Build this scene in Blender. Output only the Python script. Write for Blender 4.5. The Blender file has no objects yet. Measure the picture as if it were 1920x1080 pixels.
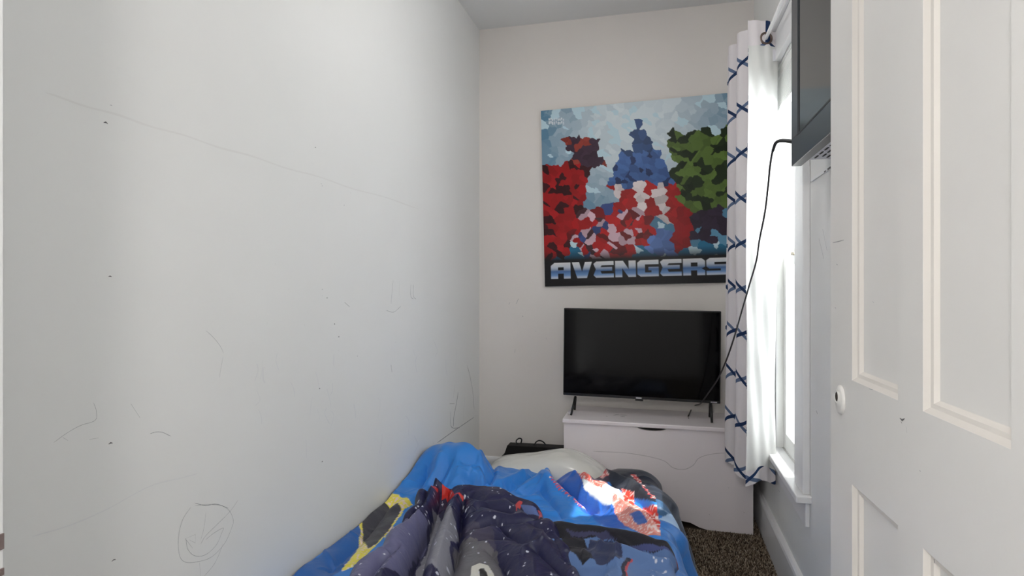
import bpy, bmesh, math, random
import numpy as np
from mathutils import Vector, Matrix
random.seed(4); PI = math.pi
S = bpy.context.scene
COL = S.collection

# ------------------------------------------------------------------ camera
YAW = math.atan(276/1100); CT, ST = math.cos(YAW), math.sin(YAW)
EYE = 1.30
cam = bpy.data.cameras.new('camera'); camo = bpy.data.objects.new('camera', cam); COL.objects.link(camo)
camo.location = (0, 0, EYE); camo.rotation_euler = (PI/2, 0, YAW)
cam.sensor_width = 36; cam.lens = 1100/1920*36; cam.shift_y = -10/1920; cam.clip_start = 0.02
S.camera = camo

# ------------------------------------------------------------------ world, sun, exposure
S.view_settings.view_transform = 'Standard'; S.view_settings.look = 'None'
S.view_settings.gamma = 1; S.view_settings.use_curve_mapping = False
S.view_settings.exposure = 0.66
W = bpy.data.worlds.new('sky'); S.world = W; W.use_nodes = True
bg = W.node_tree.nodes['Background']; bg.inputs[0].default_value = (0.93, 0.965, 1.0, 1); bg.inputs[1].default_value = 7.0
def lamp(name, kind, loc, energy, color=(1, 1, 1), **kw):
    l = bpy.data.lights.new(name, kind); o = bpy.data.objects.new(name, l); COL.objects.link(o)
    o.location = loc; l.energy = energy; l.color = color
    for k, v in kw.items(): setattr(l, k, v)
    return o
sun = lamp('sun', 'SUN', (3, 3, 4), 4.6, (1.0, 0.96, 0.9), angle=0.012)
sun.rotation_euler = Vector((-0.87, -0.12, -1.62)).to_track_quat('-Z', 'Y').to_euler()
hall_fill = lamp('hall_fill_lamp', 'POINT', (-0.20, -0.50, 1.85), 25, (1.0, 0.97, 0.94), shadow_soft_size=0.13)  # fill lamp added out of view in the hallway to brighten the room
room_fill = lamp('room_fill_lamp', 'POINT', (-0.20, 1.95, 2.60), 6.3, (1.0, 0.98, 0.955), shadow_soft_size=0.13)  # second added fill lamp, above the frame, lifts walls and ceiling

# ------------------------------------------------------------------ helpers
def P(px, py, X=None, Y=None, Z=None):
    """point of a known plane (X=, Y= or Z=) seen at photo position px, py"""
    r = (px-960)/1100; k = (530-py)/1100
    dx, dy, dz = r*CT-ST, r*ST+CT, k
    if Y is not None: t = Y/dy
    elif X is not None: t = X/dx
    else: t = (Z-EYE)/dz
    return Vector((dx*t, dy*t, EYE+dz*t))

def link(name, me, parent=None, mats=(), smooth=False):
    o = bpy.data.objects.new(name, me); COL.objects.link(o)
    for m in (mats if isinstance(mats, (list, tuple)) else [mats]): me.materials.append(m)
    if parent is not None: o.parent = parent
    if smooth:
        me.polygons.foreach_set('use_smooth', [True]*len(me.polygons)); me.update()
    return o
def from_bm(name, bm, mats, parent=None, smooth=False, bevel=0.0, seg=2):
    me = bpy.data.meshes.new(name)
    bmesh.ops.recalc_face_normals(bm, faces=bm.faces[:])
    bm.to_mesh(me); bm.free()
    o = link(name, me, parent, mats, smooth)
    if bevel:
        b = o.modifiers.new('bevel', 'BEVEL'); b.width = bevel; b.segments = seg; b.limit_method = 'ANGLE'; b.angle_limit = 0.6
    return o
def rel(o, parent):
    """keep world coordinates of a mesh under an empty that is not at the origin"""
    o.parent = parent; o.matrix_parent_inverse = Matrix.Translation(-parent.location) if parent.rotation_euler.z == 0 else parent.matrix_basis.inverted()
    return o
def box(bm, x0, x1, y0, y1, z0, z1, mi=0):
    v = [bm.verts.new(p) for p in ((x0,y0,z0),(x1,y0,z0),(x1,y1,z0),(x0,y1,z0),(x0,y0,z1),(x1,y0,z1),(x1,y1,z1),(x0,y1,z1))]
    for f in ((0,3,2,1),(4,5,6,7),(0,1,5,4),(1,2,6,5),(2,3,7,6),(3,0,4,7)):
        bm.faces.new([v[i] for i in f]).material_index = mi
def boxobj(name, dims, mat, parent=None, bevel=0.0, seg=2):
    bm = bmesh.new(); box(bm, *dims); o = from_bm(name, bm, mat, None, bevel=bevel, seg=seg)
    if parent is not None: rel(o, parent)
    return o
def tube(bm, pts, r, n=8, mi=0, caps=True):
    pts = [Vector(p) for p in pts]; rings = []
    up = Vector((0, 0, 1)); prev = None
    for i, p in enumerate(pts):
        d = (pts[min(i+1, len(pts)-1)]-pts[max(i-1, 0)]).normalized()
        if prev is None:
            a = d.cross(up if abs(d.z) < 0.95 else Vector((1, 0, 0))).normalized()
        else:
            a = (prev-d*prev.dot(d)).normalized()
        prev = a; b = d.cross(a); rr = r[i] if isinstance(r, (list, tuple)) else r
        rings.append([bm.verts.new(p+(a*math.cos(2*PI*k/n)+b*math.sin(2*PI*k/n))*rr) for k in range(n)])
    for i in range(len(rings)-1):
        for k in range(n):
            f = bm.faces.new((rings[i][k], rings[i][(k+1) % n], rings[i+1][(k+1) % n], rings[i+1][k])); f.material_index = mi; f.smooth = True
    if caps:
        bm.faces.new(rings[0][::-1]).material_index = mi; bm.faces.new(rings[-1]).material_index = mi
def catmull(pts, n=8):
    pts = [Vector(p) for p in pts]; q = [pts[0]*2-pts[1]]+pts+[pts[-1]*2-pts[-2]]; out = []
    for i in range(1, len(q)-2):
        a, b, c, d = q[i-1:i+3]
        for k in range(n):
            t = k/n
            out.append(0.5*((2*b)+(c-a)*t+(2*a-5*b+4*c-d)*t*t+(3*b-a-3*c+d)*t**3))
    return out+[pts[-1]]
def prism(bm, poly, axis, a0, a1, mi=0):
    """poly of (u,v) pairs extruded along an axis: 'x' -> (y,z), 'y' -> (x,z), 'z' -> (x,y)"""
    def p(u, v, a): return {'x': (a, u, v), 'y': (u, a, v), 'z': (u, v, a)}[axis]
    A = [bm.verts.new(p(u, v, a0)) for u, v in poly]; B = [bm.verts.new(p(u, v, a1)) for u, v in poly]
    n = len(poly)
    for i in range(n): bm.faces.new((A[i], A[(i+1) % n], B[(i+1) % n], B[i])).material_index = mi
    bm.faces.new(A).material_index = mi; bm.faces.new(B[::-1]).material_index = mi
def thing(name, label, cat, loc=(0, 0, 0), group=None):
    o = bpy.data.objects.new(name, None); COL.objects.link(o); o.location = loc; o.empty_display_size = 0.05
    return tag(o, label, cat, group)
def tag(o, label, cat, group=None):
    o['label'] = label; o['category'] = cat
    if group: o['group'] = group
    return o
def struct(o, label=None, cat=None):
    o['kind'] = 'structure'
    if label: o['label'] = label
    if cat: o['category'] = cat
    return o

def srgb(r, g, b):
    f = lambda c: ((c/255)/12.92 if c/255 <= .04045 else (((c/255)+.055)/1.055)**2.4)
    return (f(r), f(g), f(b), 1)
def mat(name, col, rough=0.5, spec=0.5, metal=0.0, bump=0.0, bscale=40, var=0.0, vscale=6, sheen=0.0, coat=0.0, attr=None, trans=0.0):
    m = bpy.data.materials.new(name); m.use_nodes = True; nt = m.node_tree; N = nt.nodes; L = nt.links
    b = N['Principled BSDF']
    b.inputs['Base Color'].default_value = col; b.inputs['Roughness'].default_value = rough
    b.inputs['Specular IOR Level'].default_value = spec; b.inputs['Metallic'].default_value = metal
    b.inputs['Sheen Weight'].default_value = sheen; b.inputs['Coat Weight'].default_value = coat
    src = None
    if attr:
        a = N.new('ShaderNodeVertexColor'); a.layer_name = attr; src = a.outputs[0]
    if var or bump:
        tc = N.new('ShaderNodeTexCoord')
    if var:
        n = N.new('ShaderNodeTexNoise'); n.inputs['Scale'].default_value = vscale; n.inputs['Detail'].default_value = 4
        L.new(tc.outputs['Object'], n.inputs['Vector'])
        h = N.new('ShaderNodeHueSaturation'); mr = N.new('ShaderNodeMapRange')
        mr.inputs[1].default_value = 0.3; mr.inputs[2].default_value = 0.7; mr.inputs[3].default_value = 1-var; mr.inputs[4].default_value = 1+var
        L.new(n.outputs[0], mr.inputs[0]); L.new(mr.outputs[0], h.inputs['Value'])
        if src: L.new(src, h.inputs['Color'])
        else: h.inputs['Color'].default_value = col
        src = h.outputs[0]
    if src: L.new(src, b.inputs['Base Color'])
    if bump:
        n2 = N.new('ShaderNodeTexNoise'); n2.inputs['Scale'].default_value = bscale; n2.inputs['Detail'].default_value = 5
        L.new(tc.outputs['Object'], n2.inputs['Vector'])
        bp = N.new('ShaderNodeBump'); bp.inputs['Strength'].default_value = bump; bp.inputs['Distance'].default_value = 0.01
        L.new(n2.outputs[0], bp.inputs['Height']); L.new(bp.outputs[0], b.inputs['Normal'])
    if trans:
        t = N.new('ShaderNodeBsdfTranslucent'); mx = N.new('ShaderNodeMixShader'); mx.inputs[0].default_value = trans
        if src: L.new(src, t.inputs[0])
        else: t.inputs[0].default_value = col
        L.new(b.outputs[0], mx.inputs[1]); L.new(t.outputs[0], mx.inputs[2]); L.new(mx.outputs[0], N['Material Output'].inputs[0])
    return m
WALL = mat('wall_paint', srgb(235, 235, 233), 0.55, 0.3, bump=0.05, bscale=18, var=0.012, vscale=2.5)
WALL_FAR = mat('far_wall_paint', srgb(232, 226, 221), 0.55, 0.3, bump=0.06, bscale=14, var=0.015, vscale=2)
CEIL = mat('ceiling_paint', srgb(236, 236, 235), 0.7, 0.2, bump=0.08, bscale=9)
TRIM = mat('trim_gloss_paint', srgb(232, 232, 233), 0.3, 0.5, bump=0.03, bscale=22)
DOORM = mat('door_paint', srgb(226, 224, 221), 0.4, 0.4, bump=0.08, bscale=9, var=0.012, vscale=5)
MOULD = mat('door_moulding_paint', srgb(224, 219, 213), 0.4, 0.4)
PENCIL = mat('pencil_grey', srgb(160, 160, 163), 0.7)
FAINT = mat('faint_smudge', srgb(228, 228, 228), 0.6)
SEAM = mat('painted_seam', srgb(229, 228, 226), 0.6)
DARKMARK = mat('dark_scuff', srgb(105, 103, 104), 0.7)
WHITE = mat('white_lacquer', srgb(238, 230, 232), 0.28, 0.5, var=0.01, vscale=4)
SASH = mat('sash_paint', srgb(240, 240, 238), 0.35, 0.5)
BLACKPL = mat('black_plastic', srgb(20, 20, 22), 0.35, 0.5)
BLACKMAT = mat('matte_black', srgb(26, 24, 24), 0.6, 0.3)
SCREEN = mat('television_screen', srgb(7, 7, 9), 0.08, 0.22)
SCREEN2 = mat('wall_television_screen', srgb(46, 50, 52), 0.12, 0.6)
BEZEL = mat('wall_television_bezel', srgb(62, 66, 70), 0.3, 0.5)
HOUSING = mat('vented_housing', srgb(225, 225, 230), 0.45, 0.4)
CABLE = mat('cable_rubber', srgb(52, 50, 52), 0.45, 0.4)
METAL = mat('bronze_grommet', srgb(110, 95, 88), 0.3, 0.5, metal=0.8)
RODM = mat('white_rod', srgb(240, 240, 240), 0.25, 0.5)
MARKW = mat('printed_white', srgb(205, 205, 210), 0.5)
MATT = mat('mattress_ticking', srgb(215, 213, 208), 0.8, 0.2, bump=0.1, bscale=60)
PILLOW = mat('pillow_satin', srgb(212, 210, 203), 0.22, 0.5, coat=0.3, bump=0.15, bscale=9)

# ------------------------------------------------------------------ room shell
XL, XR, YF, YN, ZC = -1.126, 0.53, 3.62, 0.60, 2.93
WY0, WY1, WZ0, WZ1 = 2.454, 2.975, 0.532, 2.293      # window opening

struct(boxobj('floor', (XL-0.1, 1.2, -1.6, YF+0.1, -0.05, 0.0), mat('carpet_backing', srgb(88, 78, 68), 0.9, 0.1, bump=0.3, bscale=200)))
# carpet pile where the floor shows
rng = np.random.default_rng(3)
def carpet():
    xs = np.arange(-0.02, 0.515, 0.0052); ys = np.arange(1.5, 3.6, 0.0052)
    gx, gy = np.meshgrid(xs, ys); kp = (gx > .04) & ~((gy > 3.225) & (gx < .476)); gx = gx[kp]; gy = gy[kp]; n = gx.size
    cx = gx.ravel()+rng.uniform(-.002, .002, n); cy = gy.ravel()+rng.uniform(-.002, .002, n)
    h = rng.uniform(.006, .013, n); lx = rng.uniform(-.005, .005, n); ly = rng.uniform(-.005, .005, n); r = .0034
    V = np.zeros((n, 4, 3)); a0 = rng.uniform(0, 2*PI, n)
    for k in range(3):
        V[:, k, 0] = cx+r*np.cos(a0+k*2*PI/3); V[:, k, 1] = cy+r*np.sin(a0+k*2*PI/3)
    V[:, 3, 0] = cx+lx; V[:, 3, 1] = cy+ly; V[:, 3, 2] = h
    F = np.array([[0, 1, 3], [1, 2, 3], [2, 0, 3]])[None]+(np.arange(n)*4)[:, None, None]
    me = bpy.data.meshes.new('carpet_pile'); me.from_pydata(V.reshape(-1, 3).tolist(), [], F.reshape(-1, 3).tolist())
    pal = np.array([srgb(60, 50, 42)[:3], srgb(112, 98, 84)[:3], srgb(158, 142, 124)[:3], srgb(188, 174, 156)[:3]])
    c = pal[rng.choice(4, n, p=[.3, .34, .24, .12])]
    at = me.color_attributes.new('yarn', 'FLOAT_COLOR', 'POINT')
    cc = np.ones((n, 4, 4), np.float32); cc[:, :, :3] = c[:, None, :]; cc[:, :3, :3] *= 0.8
    at.data.foreach_set('color', cc.ravel())
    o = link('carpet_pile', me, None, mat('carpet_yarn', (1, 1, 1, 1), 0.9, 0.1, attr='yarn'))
    tag(o, 'short brown flecked carpet pile between bed and window wall', 'carpet'); o['kind'] = 'stuff'
carpet()

struct(boxobj('ceiling', (XL-0.1, XR+0.2, YN-0.12, YF+0.1, ZC, ZC+0.08), CEIL))
struct(boxobj('wall_far', (XL-0.1, XR+0.2, YF, YF+0.1, 0, ZC), WALL_FAR))

# marks are ribbons lying on the paint, kept in the wall's own mesh
def ribbon(bm, pts, w, place, mi):
    """pts (u,v) on the wall; place(u,v) -> 3D"""
    n = len(pts)
    L_, R_ = [], []
    for i, (u, v) in enumerate(pts):
        a = pts[max(i-1, 0)]; b = pts[min(i+1, n-1)]; du, dv = b[0]-a[0], b[1]-a[1]; l = math.hypot(du, dv) or 1
        k = w*(0.35 if i in (0, n-1) else 0.8+0.4*random.random())/2
        L_.append(bm.verts.new(place(u-dv/l*k, v+du/l*k))); R_.append(bm.verts.new(place(u+dv/l*k, v-du/l*k)))
    for i in range(n-1):
        bm.faces.new((L_[i], L_[i+1], R_[i+1], R_[i])).material_index = mi
def smooth2(pts, n=6): return [(p.x, p.y) for p in catmull([(a, b, 0) for a, b in pts], n)]
def wall_left():
    bm = bmesh.new(); box(bm, XL-0.1, XL, YN-0.12, YF+0.1, 0, ZC)
    def pl(u, v): return (XL+0.0006, u, v)
    def W_(px, py): p = P(px, py, X=XL); return (p.y, p.z)
    def mk(pts, w, mi, sm=True):
        w *= .75*max(.5, min(1, W_(*pts[0])[0]/2.6))
        q = [W_(*p) for p in pts]; ribbon(bm, smooth2(q) if sm and len(q) > 2 else q, w, pl, mi)
    # the seam across the wall
    pts = [W_(px, 175+.308*(px-85)+1.5*math.sin(px*.05)) for px in range(85, 800, 20)]
    ribbon(bm, pts, 0.0045, pl, 3)
    # child's face drawing
    mk([(358,950),(342,975),(334,1010),(336,1040),(345,1053),(365,1054),(395,1045),(420,1020),(434,990),(437,975),(430,958),(415,948),(390,946),(365,948)], .0022, 1)
    mk([(365,943),(385,948),(405,945),(428,953)], .003, 1)
    mk([(446,938),(430,960),(405,985),(385,1005),(376,1020)], .002, 1)
    mk([(348,1010),(352,1030),(365,1042),(385,1040),(405,1022),(415,1000),(418,990),(400,1000),(385,1012)], .0022, 1)
    mk([(366,1002),(347,1010),(361,1028)], .003, 1, False); mk([(366,1002),(366,1018),(354,1012)], .002, 1, False)
    mk([(374,1055),(376,1080)], .003, 1); mk([(418,1020),(403,1055),(383,1080)], .002, 1); mk([(386,960),(382,990),(376,1012)], .0015, 1)
    # strokes and scuffs
    mk([(245,757),(262,783)], .0035, 1); mk([(281,813),(293,810),(305,811),(320,818)], .0028, 1)
    mk([(100,830),(125,812),(150,798),(178,788),(180,770),(175,755)], .0018, 1); mk([(117,820),(127,826)], .003, 1); mk([(167,824),(185,821)], .003, 1)
    mk([(386,620),(400,633),(412,648),(419,662)], .002, 1); mk([(418,668),(414,690),(411,708)], .0014, 1)
    mk([(386,620),(396,605),(410,595)], .0014, 2)
    mk([(60,1006),(130,985),(200,955),(280,912),(340,896),(370,888)], .006, 2)
    mk([(733,684),(735,698)], .006, 4); mk([(646,567),(655,575)], .005, 4); mk([(843,757),(852,757)], .006, 4)
    for px, py in ((770,),(776,)) and ((770, 533), (775, 533)): mk([(px, py), (px, py+22), (px+5, py+28)], .003, 1)
    mk([(737,525),(735,548),(733,570)], .002, 1); mk([(749,527),(748,555)], .0018, 1); mk([(724,582),(738,585),(752,574)], .002, 1)
    mk([(859,735),(855,760),(851,780),(850,800)], .008, 1); mk([(845,770),(846,800),(862,802)], .004, 1)
    mk([(876,685),(882,710),(887,740),(889,768)], .005, 1); mk([(820,830),(845,812),(870,795),(889,782)], .005, 1)
    mk([(853,720),(850,745)], .004, 1); mk([(866,735),(863,780)], .003, 2); mk([(871,745),(868,790)], .003, 1)
    for px, py, k in ((198,231,4),(206,519,3),(207,832,4),(213,1051,4),(541,543,1),(604,543,2),(604,555,1),(613,559,3),(627,608,3),(635,632,3),(634,657,1),(670,668,2),(599,729,3),(591,277,3),(602,345,2),(604,349,2),(645,385,2),(657,362,1),(516,495,1),(495,690,1),(812,831,2),(819,565,1),(604,866,3),(208,198,2),(501,606,1),(571,610,1),(741,642,1),(650,585,1)):
        y, z = W_(px, py); ribbon(bm, [(y-.0012*k, z+.0003), (y, z+.0005*k), (y+.0012*k, z)], .0017*k*max(.45, y/2.6), pl, 4 if k > 2 else 1)
    # rubbed patches lower down
    for i in range(26):
        px = random.uniform(480, 860); py = random.uniform(620, 830)
        mk([(px, py), (px+random.uniform(-4, 8), py+random.uniform(8, 22)), (px+random.uniform(-6, 10), py+random.uniform(24, 40))], random.uniform(.004, .011), 2)
    struct(from_bm('wall_left', bm, [WALL, PENCIL, FAINT, SEAM, DARKMARK]))
wall_left()

# right wall with the window opening
bm = bmesh.new()
box(bm, XR, XR+0.16, YN-0.12, WY0, 0, ZC); box(bm, XR, XR+0.16, WY1, YF+0.1, 0, ZC)
box(bm, XR, XR+0.16, WY0, WY1, 0, WZ0-0.03); box(bm, XR, XR+0.16, WY0, WY1, WZ1, ZC)
def plr(u, v): return (XR-0.0006, u, v)
for pts, w in (([(1543, 430), (1551, 470)], .004), ([(1536, 447), (1545, 485)], .004), ([(1424, 921), (1426, 923)], .006), ([(1460, 918), (1462, 922)], .006), ([(1531, 770), (1533, 776)], .01)):
    q = [P(*p, X=XR) for p in pts]; ribbon(bm, [(a.y, a.z) for a in q], w, plr, 1)
struct(from_bm('wall_right', bm, [WALL, PENCIL]))
# wall with the doorway, nearest the camera
bm = bmesh.new()
box(bm, XL-0.1, -0.88, YN-0.12, YN, 0, ZC); box(bm, 0.47, XR+0.16, YN-0.12, YN, 0, ZC); box(bm, -0.88, 0.47, YN-0.12, YN, 2.09, ZC)
struct(from_bm('wall_front', bm, WALL))
bm = bmesh.new(); box(bm, -0.88, -0.86, YN-0.13, YN+0.002, 0, 2.09); box(bm, 0.45, 0.47, YN-0.13, YN+0.002, 0, 2.09); box(bm, -0.86, 0.45, YN-0.13, YN+0.002, 2.07, 2.09)
for i in range(5): z = .80+i*.035; box(bm, -.8605, -.8585, YN-.02-random.random()*.01, YN+.0025, z, z+random.uniform(.01, .03), 1)
struct(from_bm('trim_1', bm, [TRIM, mat('worn_edge', srgb(120, 105, 102), .7)], bevel=.003))
# hallway shell around the camera
bm = bmesh.new(); box(bm, -1.5, -1.4, -1.6, YN-0.12, 0, 2.45); box(bm, 1.1, 1.2, -1.6, YN-0.12, 0, 2.45); box(bm, -1.5, 1.2, -1.7, -1.6, 0, 2.45)
box(bm, -1.4, -.88, YN-.14, YN-.125, 0, 2.45); box(bm, .47, 1.1, YN-.14, YN-.125, 0, 2.45)
struct(from_bm('wall_hallway', bm, WALL))
struct(boxobj('ceiling_hallway', (-1.5, 1.2, -1.7, YN-0.12, 2.45, 2.53), CEIL))

# baseboards with a rounded cap
def baseboard(name, a, b, axis):
    bm = bmesh.new()
    prof = [(0, 0), (.022, 0), (.022, .165), (.019, .176), (.012, .185), (.0, .187)]
    if axis == 'R': prism(bm, [(XR-u, v) for u, v in prof], 'y', a, b)
    if axis == 'L': prism(bm, [(XL+u, v) for u, v in prof], 'y', a, b)
    if axis == 'F': prism(bm, [(YF-u, v) for u, v in prof], 'x', a, b)
    struct(from_bm(name, bm, TRIM))
baseboard('baseboard_right', YN, YF, 'R'); baseboard('baseboard_left', YN, YF, 'L'); baseboard('baseboard_far', XL+.022, XR-.022, 'F')

# plaster ledge near the wall television
z = 1.671
bm = bmesh.new(); box(bm, XR-.004, XR, YN, 2.30, z-.01, z); 
box(bm, XR-.0045, XR-.0035, 2.02, 2.08, z-.009, z-.003, 1); box(bm, XR-.0045, XR-.0035, 2.10, 2.12, z-.009, z-.005, 1); box(bm, XR-.0045, XR-.0035, 1.9, 2.0, z-.008, z-.003, 1)
struct(from_bm('trim_2', bm, [TRIM, DARKMARK]))

# ------------------------------------------------------------------ window
win = bpy.data.objects.new('window_1', None); COL.objects.link(win); win.location = (XR, (WY0+WY1)/2, WZ0); struct(win)
def wpart(name, boxes, m, bevel=.002, parent=win):
    bm = bmesh.new()
    for b in boxes: box(bm, *b)
    o = from_bm(name, bm, m, bevel=bevel); return rel(o, parent)
CX = XR-.026
wpart('casing', [(CX, XR, WY0-.137, WY0, WZ0, WZ1), (CX, XR, WY1, WY1+.137, WZ0, WZ1), (CX, XR, WY0-.137, WY1+.137, WZ1, WZ1+.131), (CX-.015, XR, WY0-.15, WY1+.15, WZ1+.131, WZ1+.15)], TRIM, .004)
wpart('sill', [(.478, XR+.03, WY0-.152, WY1+.152, WZ0-.028, WZ0)], TRIM, .005)
wpart('apron', [(XR-.016, XR, WY0-.13, WY1+.13, WZ0-.12, WZ0-.028)], TRIM, .003)
wpart('jamb', [(XR, XR+.16, WY0, WY0+.015, WZ0, WZ1), (XR, XR+.16, WY1-.015, WY1, WZ0, WZ1), (XR, XR+.16, WY0, WY1, WZ1-.015, WZ1), (XR+.03, XR+.19, WY0, WY1, WZ0-.03, WZ0)], SASH, .001)
def sash(name, x0, z0, z1, railb, railt):
    a, b = WY0+.016, WY1-.016; st = .048
    o = wpart(name, [(x0, x0+.034, a, a+st, z0, z1), (x0, x0+.034, b-st, b, z0, z1), (x0, x0+.034, a+st, b-st, z0, z0+railb), (x0, x0+.034, a+st, b-st, z1-railt, z1)], SASH, .003)
    bm = bmesh.new(); box(bm, x0+.015, x0+.018, a+st, b-st, z0+railb, z1-railt)
    g = from_bm('pane', bm, GLASS); rel(g, win); g.parent = o; g.matrix_parent_inverse = Matrix.Identity(4)
    g.matrix_parent_inverse = Matrix.Identity(4)
    return o
def glass():
    m = bpy.data.materials.new('window_glass'); m.use_nodes = True; N = m.node_tree.nodes; L = m.node_tree.links
    N.remove(N['Principled BSDF']); t = N.new('ShaderNodeBsdfTransparent'); g = N.new('ShaderNodeBsdfGlossy'); g.inputs['Roughness'].default_value = .02
    mx = N.new('ShaderNodeMixShader'); mx.inputs[0].default_value = .05
    t.inputs[0].default_value = (.985, .99, .985, 1)
    L.new(t.outputs[0], mx.inputs[1]); L.new(g.outputs[0], mx.inputs[2]); L.new(mx.outputs[0], N['Material Output'].inputs[0])
    return m
GLASS = glass()
sash('lower_sash', XR+.032, WZ0+.001, 1.42, .075, .04)
sash('upper_sash', XR+.074, 1.385, WZ1-.016, .04, .07)
def screen_mesh():
    m = bpy.data.materials.new('insect_mesh'); m.use_nodes = True; N = m.node_tree.nodes; L = m.node_tree.links
    t = N.new('ShaderNodeBsdfTransparent'); mx = N.new('ShaderNodeMixShader'); mx.inputs[0].default_value = .45; N['Principled BSDF'].inputs['Base Color'].default_value = srgb(180, 184, 186)
    L.new(t.outputs[0], mx.inputs[1]); L.new(N['Principled BSDF'].outputs[0], mx.inputs[2]); L.new(mx.outputs[0], N['Material Output'].inputs[0]); return m
wpart('insect_screen', [(XR+.128, XR+.130, WY0+.016, WY1-.016, WZ0+.005, 1.41)], screen_mesh(), 0)
wpart('sash_lock', [(XR+.028, XR+.05, 2.74, 2.79, 1.421, 1.433)], mat('aged_brass', srgb(170, 160, 140), .35, .5, metal=.6), .002)
# raised blind: headrail and stacked slats
bl = thing('window_blind', 'white slatted blind pulled up in a stack at the head of the window', 'blind', (XR+.012, (WY0+WY1)/2, 2.10))
rel(boxobj('headrail', (XR+.002, XR+.03, WY0+.02, WY1-.02, 2.235, 2.276), SASH, bevel=.002), bl)
bm = bmesh.new()
for i in range(15): box(bm, XR+.001, XR+.03, WY0+.02, WY1-.02, 2.108+i*.0083, 2.108+i*.0083+.004)
rel(from_bm('slat_stack', bm, SASH, bevel=.0006, seg=1), bl)
rel(boxobj('bottom_rail', (XR+.000, XR+.03, WY0+.02, WY1-.02, 2.088, 2.104), SASH, bevel=.003), bl)

# ------------------------------------------------------------------ door
def make_door():
    a = math.radians(2.9); D = Vector((-math.sin(a), math.cos(a), 0)); Nn = Vector((math.cos(a), math.sin(a), 0)); xp = .43
    root = bpy.data.objects.new('door_1', None); COL.objects.link(root); struct(root)
    org = Nn*xp+D*.646; root.location = org
    # local frame: +y along the door away from the hinge, +x to its back
    root.rotation_euler = (0, 0, a)
    Wd = 1.378-.646; Z1 = 2.04; th = .036
    ys = [0, .123, .328, .410, .609, Wd]; zs = [.012, .22, .906, 1.109, 1.93, Z1]
    ys = [0, .769-.646, .974-.646, 1.056-.646, 1.255-.646, Wd]
    bm = bmesh.new()
    box(bm, 0, th, ys[0], ys[1], zs[0], Z1); box(bm, 0, th, ys[4], ys[5], zs[0], Z1)
    box(bm, .0, th, ys[1], ys[4], zs[0], zs[1]); box(bm, .0, th, ys[1], ys[4], zs[2], zs[3]); box(bm, .0, th, ys[1], ys[4], zs[4], Z1)
    box(bm, .0, th, ys[2], ys[3], zs[1], zs[2]); box(bm, .0, th, ys[2], ys[3], zs[3], zs[4])
    # chips and scuffs on the face
    def local(px, py):
        r = (px-960)/1100; k = (530-py)/1100; d = Vector((r*CT-ST, r*ST+CT, k)); t = xp/(d.x*Nn.x+d.y*Nn.y); p = d*t; p.z += EYE
        q = p-org; return (q.dot(D), p.z)
    pd = lambda u, v: (-.0006, u, v)
    for pts, w, mi in (([(1562,455),(1572,453),(1583,450)], .0025, 1), ([(1569,495),(1571,497)], .004, 1), ([(1566,577),(1568,578)], .004, 1), ([(1688,784),(1692,788),(1697,785)], .004, 2), ([(1690,790),(1692,794)], .003, 2), ([(1725,882),(1727,884)], .003, 1), ([(1630,729),(1637,731)], .002, 1), ([(1700,800),(1701,812)], .0015, 1), ([(1637,565),(1639,568)], .002, 1), ([(1752,1048),(1753,1056)], .004, 2)):
        ribbon(bm, [local(*p) for p in pts], w, pd, mi)
    o = from_bm('frame', bm, [DOORM, PENCIL, DARKMARK]); o.parent = root
    for i, j in ((1, 1), (3, 1), (1, 3), (3, 3)):
        y0, y1 = ys[i], ys[i+1]; z0, z1 = zs[j], zs[j+1]
        bm = bmesh.new(); box(bm, .014, .022, y0, y1, z0, z1)
        p = from_bm('panel', bm, DOORM); p.parent = root
        # sticking around the recess
        bm = bmesh.new(); w = .019
        prof = [(0.0005, 0), (.004, .004), (.007, .0075), (.008, .014), (.0135, w), (.0142, w+.001)]
        rings = []
        for x, e in prof: rings.append([bm.verts.new((x, yy, zz)) for yy, zz in ((y0+e, z0+e), (y1-e, z0+e), (y1-e, z1-e), (y0+e, z1-e))])
        for k in range(len(rings)-1):
            for q in range(4): bm.faces.new((rings[k][q], rings[k][(q+1) % 4], rings[k+1][(q+1) % 4], rings[k+1][q]))
        m_ = from_bm('moulding', bm, MOULD); m_.parent = p
        if j == 3: m_.data.materials.clear(); m_.data.materials.append(MOULD)
    # painted rose around the empty spindle hole
    u, v = local(1577, 744)
    bm = bmesh.new(); n = 28; R = [(.0, .024), (-.004, .0235), (-.006, .019), (-.0055, .013), (-.009, .011), (-.009, .008), (.012, .0075)]
    rings = [[bm.verts.new((x, u+r*math.cos(2*PI*k/n), v-.006+r*1.25*math.sin(2*PI*k/n)+(0.006 if r < .012 else 0))) for k in range(n)] for x, r in R]
    for k in range(len(rings)-1):
        for q in range(n): f = bm.faces.new((rings[k][q], rings[k][(q+1) % n], rings[k+1][(q+1) % n], rings[k+1][q])); f.smooth = True
    o = from_bm('rose', bm, DOORM); o.parent = root
    bm = bmesh.new(); f = bm.faces.new([bm.verts.new((-.0088, u+.0078*math.cos(2*PI*k/n), v+.0097*math.sin(2*PI*k/n))) for k in range(n)])  # disc closes the hole, its shade put into the dark colour
    o = from_bm('hole_shade_disc', bm, mat('hole_shade', srgb(60, 52, 44), .8)); o.parent = root; o['label'] = 'dark disc for the shade in the empty spindle hole'
make_door()

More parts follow.
